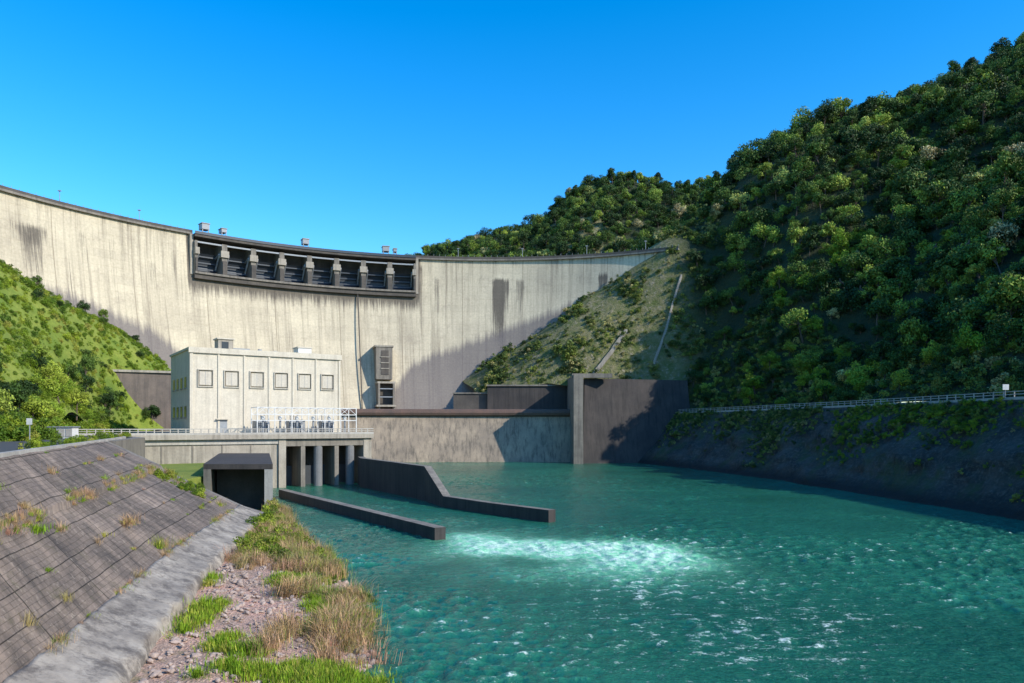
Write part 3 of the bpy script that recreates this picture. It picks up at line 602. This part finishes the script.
def tree_src(name,seed,rad,ht,nl,size,mat,trunk=True,flat=0.8,ncl=14):
    r=np.random.default_rng(seed); P=[];Nn=[];T=[]; cl=[]
    for k in range(ncl):
        th=r.uniform(0,6.28); q=math.sqrt(r.uniform(0,1))*rad*0.8; zz=ht-rad*flat*(0.25+1.1*(q/rad)**1.5)-r.uniform(0,0.9)*rad
        cl.append((np.array([q*math.cos(th),q*math.sin(th),zz]),rad*r.uniform(0.18,0.46),r.uniform(0,1)))
    tot=sum(c[1]**2 for c in cl)
    for c,cr,t in cl:
        n=int(nl*cr*cr/tot); dv=r.normal(size=(n,3)); dv[:,2]=dv[:,2]*0.9+0.25; dv/=np.linalg.norm(dv,axis=1)[:,None]
        rr=cr*r.uniform(0.5,1.25,n)[:,None]; P.append(c+dv*rr*np.array([1,1,0.8])); Nn.append(dv+0.7*r.normal(size=(n,3))); T.append(np.clip(t*0.6+0.4*r.uniform(0,1,n),0,1))
    P=np.concatenate(P);Nn=np.concatenate(Nn);T=np.concatenate(T); V,tt=leafquads(P,Nn,size,T)
    F=np.arange(len(V)).reshape(-1,4).tolist(); V=V.tolist(); mi=[0]*len(F); tt=list(tt)
    if trunk:
        g=MB(); top=(r.uniform(-.4,.4),r.uniform(-.4,.4),ht*0.62)
        def limb(a,b_,r0,r1):
            a=Vector(a);b_=Vector(b_);dd=(b_-a).normalized();x=dd.orthogonal().normalized();y=dd.cross(x);k=6
            vs=[a+(x*math.cos(i*math.pi/3)+y*math.sin(i*math.pi/3))*r0 for i in range(k)]+[b_+(x*math.cos(i*math.pi/3)+y*math.sin(i*math.pi/3))*r1 for i in range(k)]
            g.add(vs,[(i,(i+1)%k,k+(i+1)%k,k+i) for i in range(k)],BK)
        limb((0,0,-1.5),top,rad*.07,rad*.035)
        for c,cr,t in cl[:7]: limb((top[0]*.6,top[1]*.6,ht*r.uniform(.3,.55)),tuple(c),rad*.03,rad*.01)
        o=len(V); V+= [list(v) for v in g.v]; F+=[[i+o for i in f] for f in g.f]; mi+=[1]*len(g.f); tt+= [0.5]*len(g.v)
    return srcobj(name,V,F,[mat,BK],mi,tt)
def srcobj(name,V,F,mats,mi,tt):
    me=bpy.data.meshes.new(name); me.from_pydata(V,[],F)
    for m in mats: me.materials.append(m)
    me.polygons.foreach_set('material_index',mi); at=me.attributes.new('tint','FLOAT','POINT'); at.data.foreach_set('value',np.array(tt,dtype=np.float32)); me.update()
    return bpy.data.objects.new(name,me)
def tuft(name,seed,nb,h,spread,mat,wd,lean=.6):
    r=np.random.default_rng(seed); V=[];F=[];tt=[]
    for i in range(nb):
        th=r.uniform(0,6.28); q=abs(r.normal())*spread*.4; bx,by=q*math.cos(th),q*math.sin(th); hh=h*r.uniform(.35,1.1); ln=r.uniform(.1,lean)*hh; t2=th+r.normal()*.7; w_=wd*r.uniform(.6,1.3)
        px,py=-math.sin(t2)*w_,math.cos(t2)*w_; o=len(V)
        for q_,(k,zz) in enumerate(((0,-.1),(0.3,.6),(1,1.0-.25*ln/hh))):
            ww=(1,.8,.1)[q_]; x=bx+math.cos(t2)*ln*k; y=by+math.sin(t2)*ln*k; V+=[[x-px*ww,y-py*ww,hh*zz],[x+px*ww,y+py*ww,hh*zz]]
        F+=[[o,o+1,o+3,o+2],[o+2,o+3,o+5,o+4]]; tt+=[r.uniform(0,1)]*6
    return srcobj(name,V,F,[mat],[0]*len(F),tt)
def coll(name,objs):
    c=bpy.data.collections.new(name)
    for o in objs: c.objects.link(o)
    return c
C_tree=coll('tree_sources',[tree_src('broadleaf_tree_%d'%i,10+i,(4.2,3.4,4.6,4.2,3.0,4.8,4.2,3.8)[i],(8.5,8.5,9.5,8,10.5,7,9,8.5)[i],1700,0.29,LT,True,0.8,(14,18,11,20,13,16,22,12)[i]) for i in range(8)])
C_bright=coll('bright_tree_sources',[tree_src('bright_tree_%d'%i,80+i,4.0,8+i,1900,0.27,LY,True,0.8,18) for i in range(3)])
C_bush=coll('bush_sources',[tree_src('bush_%d'%i,30+i,1.6,2.0,750,0.14,LB,False,0.7,11) for i in range(4)])
C_scrub=coll('scrub_sources',[tree_src('scrub_%d'%i,40+i,1.6,2.0,450,0.17,LO,False,0.7,9) for i in range(4)])
C_grass=coll('grass_sources',[tuft('grass_tuft_%d'%i,50+i,80,.38,.9,LG,.014) for i in range(3)])
C_reed=coll('reed_sources',[tuft('reed_tuft_%d'%i,60+i,100,1.3,1.5,LR,.018,1.0) for i in range(4)])
rocks=[]
for i in range(3):
    bm=bmesh.new(); bmesh.ops.create_icosphere(bm,subdivisions=2,radius=1)
    for v in bm.verts: v.co=v.co*(1+.35*noise.noise(v.co*1.3+Vector((i*5,0,0)))); v.co.z*=.6
    me=bpy.data.meshes.new('rock_%d'%i); bm.to_mesh(me); bm.free(); me.materials.append(concrete('rock_mat_%d'%i,(.52,.40,.33),(.33,.25,.21),streak=.1)); rocks.append(bpy.data.objects.new('rock_%d'%i,me))
C_rock=coll('rock_sources',rocks)
def scatter(name,pts,scl,col,nvar,tilt=0.1):
    n=len(pts); me=bpy.data.meshes.new(name); me.from_pydata([tuple(map(float,p)) for p in pts],[],[])
    a=me.attributes.new('rot','FLOAT_VECTOR','POINT'); rr=np.stack([rng.normal(size=n)*tilt,rng.normal(size=n)*tilt,rng.uniform(0,6.28,n)],1); a.data.foreach_set('vector',rr.astype(np.float32).ravel())
    a=me.attributes.new('scl','FLOAT_VECTOR','POINT'); scl=np.asarray(scl,float); s3=np.stack([scl*rng.uniform(.85,1.15,n),scl*rng.uniform(.85,1.15,n),scl*rng.uniform(.8,1.3,n)],1); a.data.foreach_set('vector',s3.astype(np.float32).ravel())
    a=me.attributes.new('var','INT','POINT'); a.data.foreach_set('value',rng.integers(0,nvar,n).astype(np.int32))
    o=bpy.data.objects.new(name,me); sc.collection.objects.link(o)
    ng=bpy.data.node_groups.new(name+'_scatter','GeometryNodeTree'); ng.interface.new_socket('Geometry',in_out='INPUT',socket_type='NodeSocketGeometry'); ng.interface.new_socket('Geometry',in_out='OUTPUT',socket_type='NodeSocketGeometry')
    N=ng.nodes; i_=N.new('NodeGroupInput'); o_=N.new('NodeGroupOutput'); ip=N.new('GeometryNodeInstanceOnPoints'); ci=N.new('GeometryNodeCollectionInfo')
    ci.inputs['Collection'].default_value=col; ci.inputs['Separate Children'].default_value=True; ci.inputs['Reset Children'].default_value=True
    def na(nm,dt): q=N.new('GeometryNodeInputNamedAttribute'); q.data_type=dt; q.inputs['Name'].default_value=nm; return q.outputs['Attribute']
    er=N.new('FunctionNodeEulerToRotation'); l=ng.links.new; l(na('rot','FLOAT_VECTOR'),er.inputs[0]); l(i_.outputs[0],ip.inputs['Points']); l(ci.outputs[0],ip.inputs['Instance']); ip.inputs['Pick Instance'].default_value=True
    l(na('var','INT'),ip.inputs['Instance Index']); l(er.outputs[0],ip.inputs['Rotation']); l(na('scl','FLOAT_VECTOR'),ip.inputs['Scale']); l(ip.outputs[0],o_.inputs[0])
    md=o.modifiers.new('scatter','NODES'); md.node_group=ng; return o
def jgrid(x0,x1,y0,y1,sp):
    X,Y=np.meshgrid(np.arange(x0,x1,sp),np.arange(y0,y1,sp)); X=X.ravel()+rng.uniform(-.5,.5,X.size)*sp; Y=Y.ravel()+rng.uniform(-.5,.5,Y.size)*sp; return X,Y
X,Y=jgrid(60,330,90,500,4.5)
k=(X>xfR(Y)+4)&(X<0.80*Y+30); X,Y=X[k],Y[k]; Z=hR(X,Y)
open_=(Y>268)&(X<72+(Y-300)*0.25)&(Y<345)
k=~open_; XT,YT,ZT=X[k],Y[k],Z[k]
cl=np.array([noise.noise(Vector((x*.03,y*.03,7))) for x,y in zip(XT,YT)])
edge=np.clip((XT-xfR(YT))/35,0,1)
scatter('forest_trees',np.stack([XT,YT,ZT-1.2],1),10**rng.uniform(-.4,.14,len(XT))*(0.6+0.4*edge)*(1+.35*cl),C_tree,8,.18)
bx=[];bsx=[]
for (cx,cy,n_,sp_) in ((84,248,9,5),(92,232,8,5),(96,205,6,5),(110,250,5,7),(118,262,6,8),(130,235,5,8),(104,175,5,5),(150,300,5,9),(98,270,6,5)):
    for k in range(n_):
        x=cx+rng.normal()*sp_; y=cy+rng.normal()*sp_
        if x<xfR(y)+3: continue
        bx.append((x,y,float(hR(np.array([x]),np.array([y]))[0])-.8)); bsx.append(rng.uniform(.45,1.0))
scatter('bright_forest_trees',bx,bsx,C_bright,3,.15)
X,Y=jgrid(66,150,95,300,2.1); d_=X-xfR(Y); k=(d_>1)&(d_<26)&(X<.74*Y+6)&(rng.uniform(size=len(X))<.9); X,Y=X[k],Y[k]; Z=hR(X,Y)
scatter('roadside_undergrowth',np.stack([X,Y,Z-.4],1),rng.uniform(.5,1.5,len(X)),C_scrub,4)
X,Y=jgrid(-15,112,272,348,1.5); k=(X>xfR(Y)+1.0)&(X<84+(Y-300)*.3); X,Y=X[k],Y[k]; Z=hR(X,Y); dd=np.hypot(X-CX,Y-CY)
nn_=np.array([noise.fractal(Vector((x*.09,y*.09,2)),1,2,3) for x,y in zip(X,Y)])
k=(Z<98)&(dd<rface(Z)-0.5)&(Z>19.5)&(rng.uniform(size=len(X))<.60+1.3*nn_); k|=(dd>178)&(Z>80)&(X>66); X,Y,Z,nn_=X[k],Y[k],Z[k],nn_[k]
scatter('hillside_scrub',np.stack([X,Y,Z-.3],1),10**rng.uniform(-.6,.16,len(X))*(1+.9*np.clip(nn_,-.5,1)),C_scrub,4)
X,Y=jgrid(-180,330,470,700,6.0); Z=hF(X,Y); k=(Z>120)|(X>-60); X,Y,Z=X[k],Y[k],Z[k]
scatter('distant_trees',np.stack([X,Y,Z-1.5],1),10**rng.uniform(-.3,.17,len(X)),C_tree,8)
pts=[];ss=[];pb=[];sb=[]
for i in range(4600):
    y=rng.uniform(95,285); q=abs(rng.normal())*.2
    n_=noise.noise(Vector((y*.05,3,1)))
    if rng.uniform()>0.5+1.2*n_ : continue
    q=min(q*(1+2.2*max(0,n_)),.8); xs_,xp=np.interp(y,SHy,SHx),np.interp(y,PRy,PRx); P_=(xp-(xp-xs_)*q-.3,y,18.6-20.1*q)
    if y<190 and rng.uniform()<.5: pb.append(P_); sb.append(rng.uniform(.2,.55))
    else: pts.append(P_); ss.append(rng.uniform(.2,.55))
scatter('bank_creepers',pts,ss,C_scrub,4); scatter('bank_creepers.001',pb,sb,C_bush,4)
X,Y=jgrid(-175,-40,40,262,1.6); k=(X<xfL(Y)-1)&(X>-0.80*Y-25); X,Y=X[k],Y[k]; Z=hL(X,Y); dd=np.hypot(X-CX,Y-CY)
k=(dd<rface(Z)-1.5)&(rng.uniform(size=len(X))<.85); X,Y,Z=X[k],Y[k],Z[k]
scatter('hillside_bushes',np.stack([X,Y,Z-.4],1),10**rng.uniform(-.5,.02,len(X)),C_bush,4)
k=rng.uniform(size=len(X))<np.where(Z<28,.11,.012); X2,Y2,Z2=X[k],Y[k],Z[k]
scatter('hillside_small_trees',np.stack([X2,Y2,Z2-.6],1),rng.uniform(.3,.65,len(X2)),C_tree,8)
hp=[];hs_=[]
for i in range(520):
    y=rng.uniform(92,215); x=float(xfL(y))+rng.uniform(-4,3.0); hp.append((x,y,12.0+max(0,(float(xfL(y))-x))*.5)); hs_.append(rng.uniform(.5,1.35))
scatter('roadside_hedge',hp,hs_,C_bush,4)
rt=[];rts=[]
for i in range(26):
    y=rng.uniform(118,185); x=float(xfL(y))-rng.uniform(-1.5,5); rt.append((x,y,float(hL(np.array([x]),np.array([y]))[0])-.5)); rts.append(rng.uniform(.35,.7))
scatter('roadside_trees',rt,rts,C_bright,3,.15)
gp=[];gs=[];rp=[];rs=[];kp=[];ks=[]; bp=[];bs_=[]
for i in range(15000):
    y=rng.uniform(30,112); s_=rng.uniform(0.0,1.0); a,e=float(xtoe(y))+.3,xsh(y)+.3; x=a+(e-a)*s_; z=gz(y,s_); n_=noise.fractal(Vector((x*.22,y*.12,4)),1,2,3); m_=noise.fractal(Vector((x*.3,y*.18,14)),1,2,3)
    if rng.uniform()<0.5 and n_+ (s_-.6)*.5+ (0.25 if y>80 else 0)>0.14: gp.append((x,y,z)); gs.append(rng.uniform(.5,1.7))
    if s_>.70-.5*m_ and 42<y and rng.uniform()<.16*(1+2.5*m_): rp.append((x,y,z-.05)); rs.append(10**rng.uniform(-.5,.12))
    elif y>66 and rng.uniform()<.04: rp.append((x,y,z-.05)); rs.append(rng.uniform(.4,1.0))
    if s_>.55 and y>48 and rng.uniform()<.014: bp.append((x,y,z-.1)); bs_.append(rng.uniform(.15,.5))
    if rng.uniform()<.25: kp.append((x,y,z)); ks.append(10**rng.uniform(-1.5,-.6)*(1.5 if s_>.85 else 1))
scatter('grass',gp,gs,C_grass,3,.15); scatter('reeds',rp,rs,C_reed,4,.2); scatter('river_stones',kp,ks,C_rock,3,.4)
for i in range(130):
    y=rng.uniform(70,112); s_=rng.uniform(.0,.9); a,e=float(xtoe(y)),xsh(y); bp.append((a+(e-a)*s_,y,gz(y,s_)-.2)); bs_.append(rng.uniform(.25,.9))
for i in range(26): bp.append((rng.uniform(-53,-49),rng.uniform(100,108),6)); bs_.append(rng.uniform(.4,1.0))
for i in range(40):
    y=rng.uniform(60,140); bp.append((float(xtop(y))-.8-rng.uniform(0,1),y,12)); bs_.append(rng.uniform(.2,.5))
for i in range(26):
    y=rng.uniform(90,98.5); q=rng.uniform(.25,.55); bp.append((float(xtoe(y))-LW+(float(xtop(y))-float(xtoe(y))+LW)*q,y,slopez(y,q)-.1)); bs_.append(rng.uniform(.2,.55))
scatter('bank_bushes',bp,bs_,C_bush,4)
wp=[];wsx=[]
for i in range(620):
    y=rng.uniform(28,98); q=rng.choice([0.6,0.6,0.01,round(rng.uniform(0,19/3.1))*3.1/19])+rng.normal()*.006; q=min(max(q,0),1)
    if noise.noise(Vector((y*.15,q*5,9)))<0: continue
    a=xtoe(y)-LW; wp.append((a+(xtop(y)-a)*q,y,slopez(y,q))); wsx.append(rng.uniform(.3,.9))
for (y,q) in ((96,.35),(95,.45),(97,.55),(96,.5),(94,.4),(93,.1),(60,.35),(61,.1),(44,.55)):
    for k in range(4): a=xtoe(y)-LW; wp.append((a+(xtop(y)-a)*q+rng.normal()*.6,y+rng.normal()*.6,slopez(y,q)-.1)); wsx.append(rng.uniform(.8,1.5))
idx=rng.permutation(len(wp)); h_=len(wp)//2
scatter('joint_weeds',[wp[i] for i in idx[:h_]],[wsx[i] for i in idx[:h_]],C_grass,3,.2); scatter('dry_weeds',[wp[i] for i in idx[h_:]],[wsx[i]*.6 for i in idx[h_:]],C_reed,4,.2)
def strip(name,a,b_,w_):
    g=MB(); n=40
    for i in range(n):
        x=a[0]+(b_[0]-a[0])*i/n; y=a[1]+(b_[1]-a[1])*i/n; z=float(hR(np.array([x]),np.array([y]))[0]); g.box(x-w_/2,x+w_/2,y-.8,y+.8,z-1,z+.6,M_conc)
    g.build(name)
strip('hillside_stairs',(33,299),(48,310),1.2); strip('hillside_drain',(58,302),(72,314),.7)
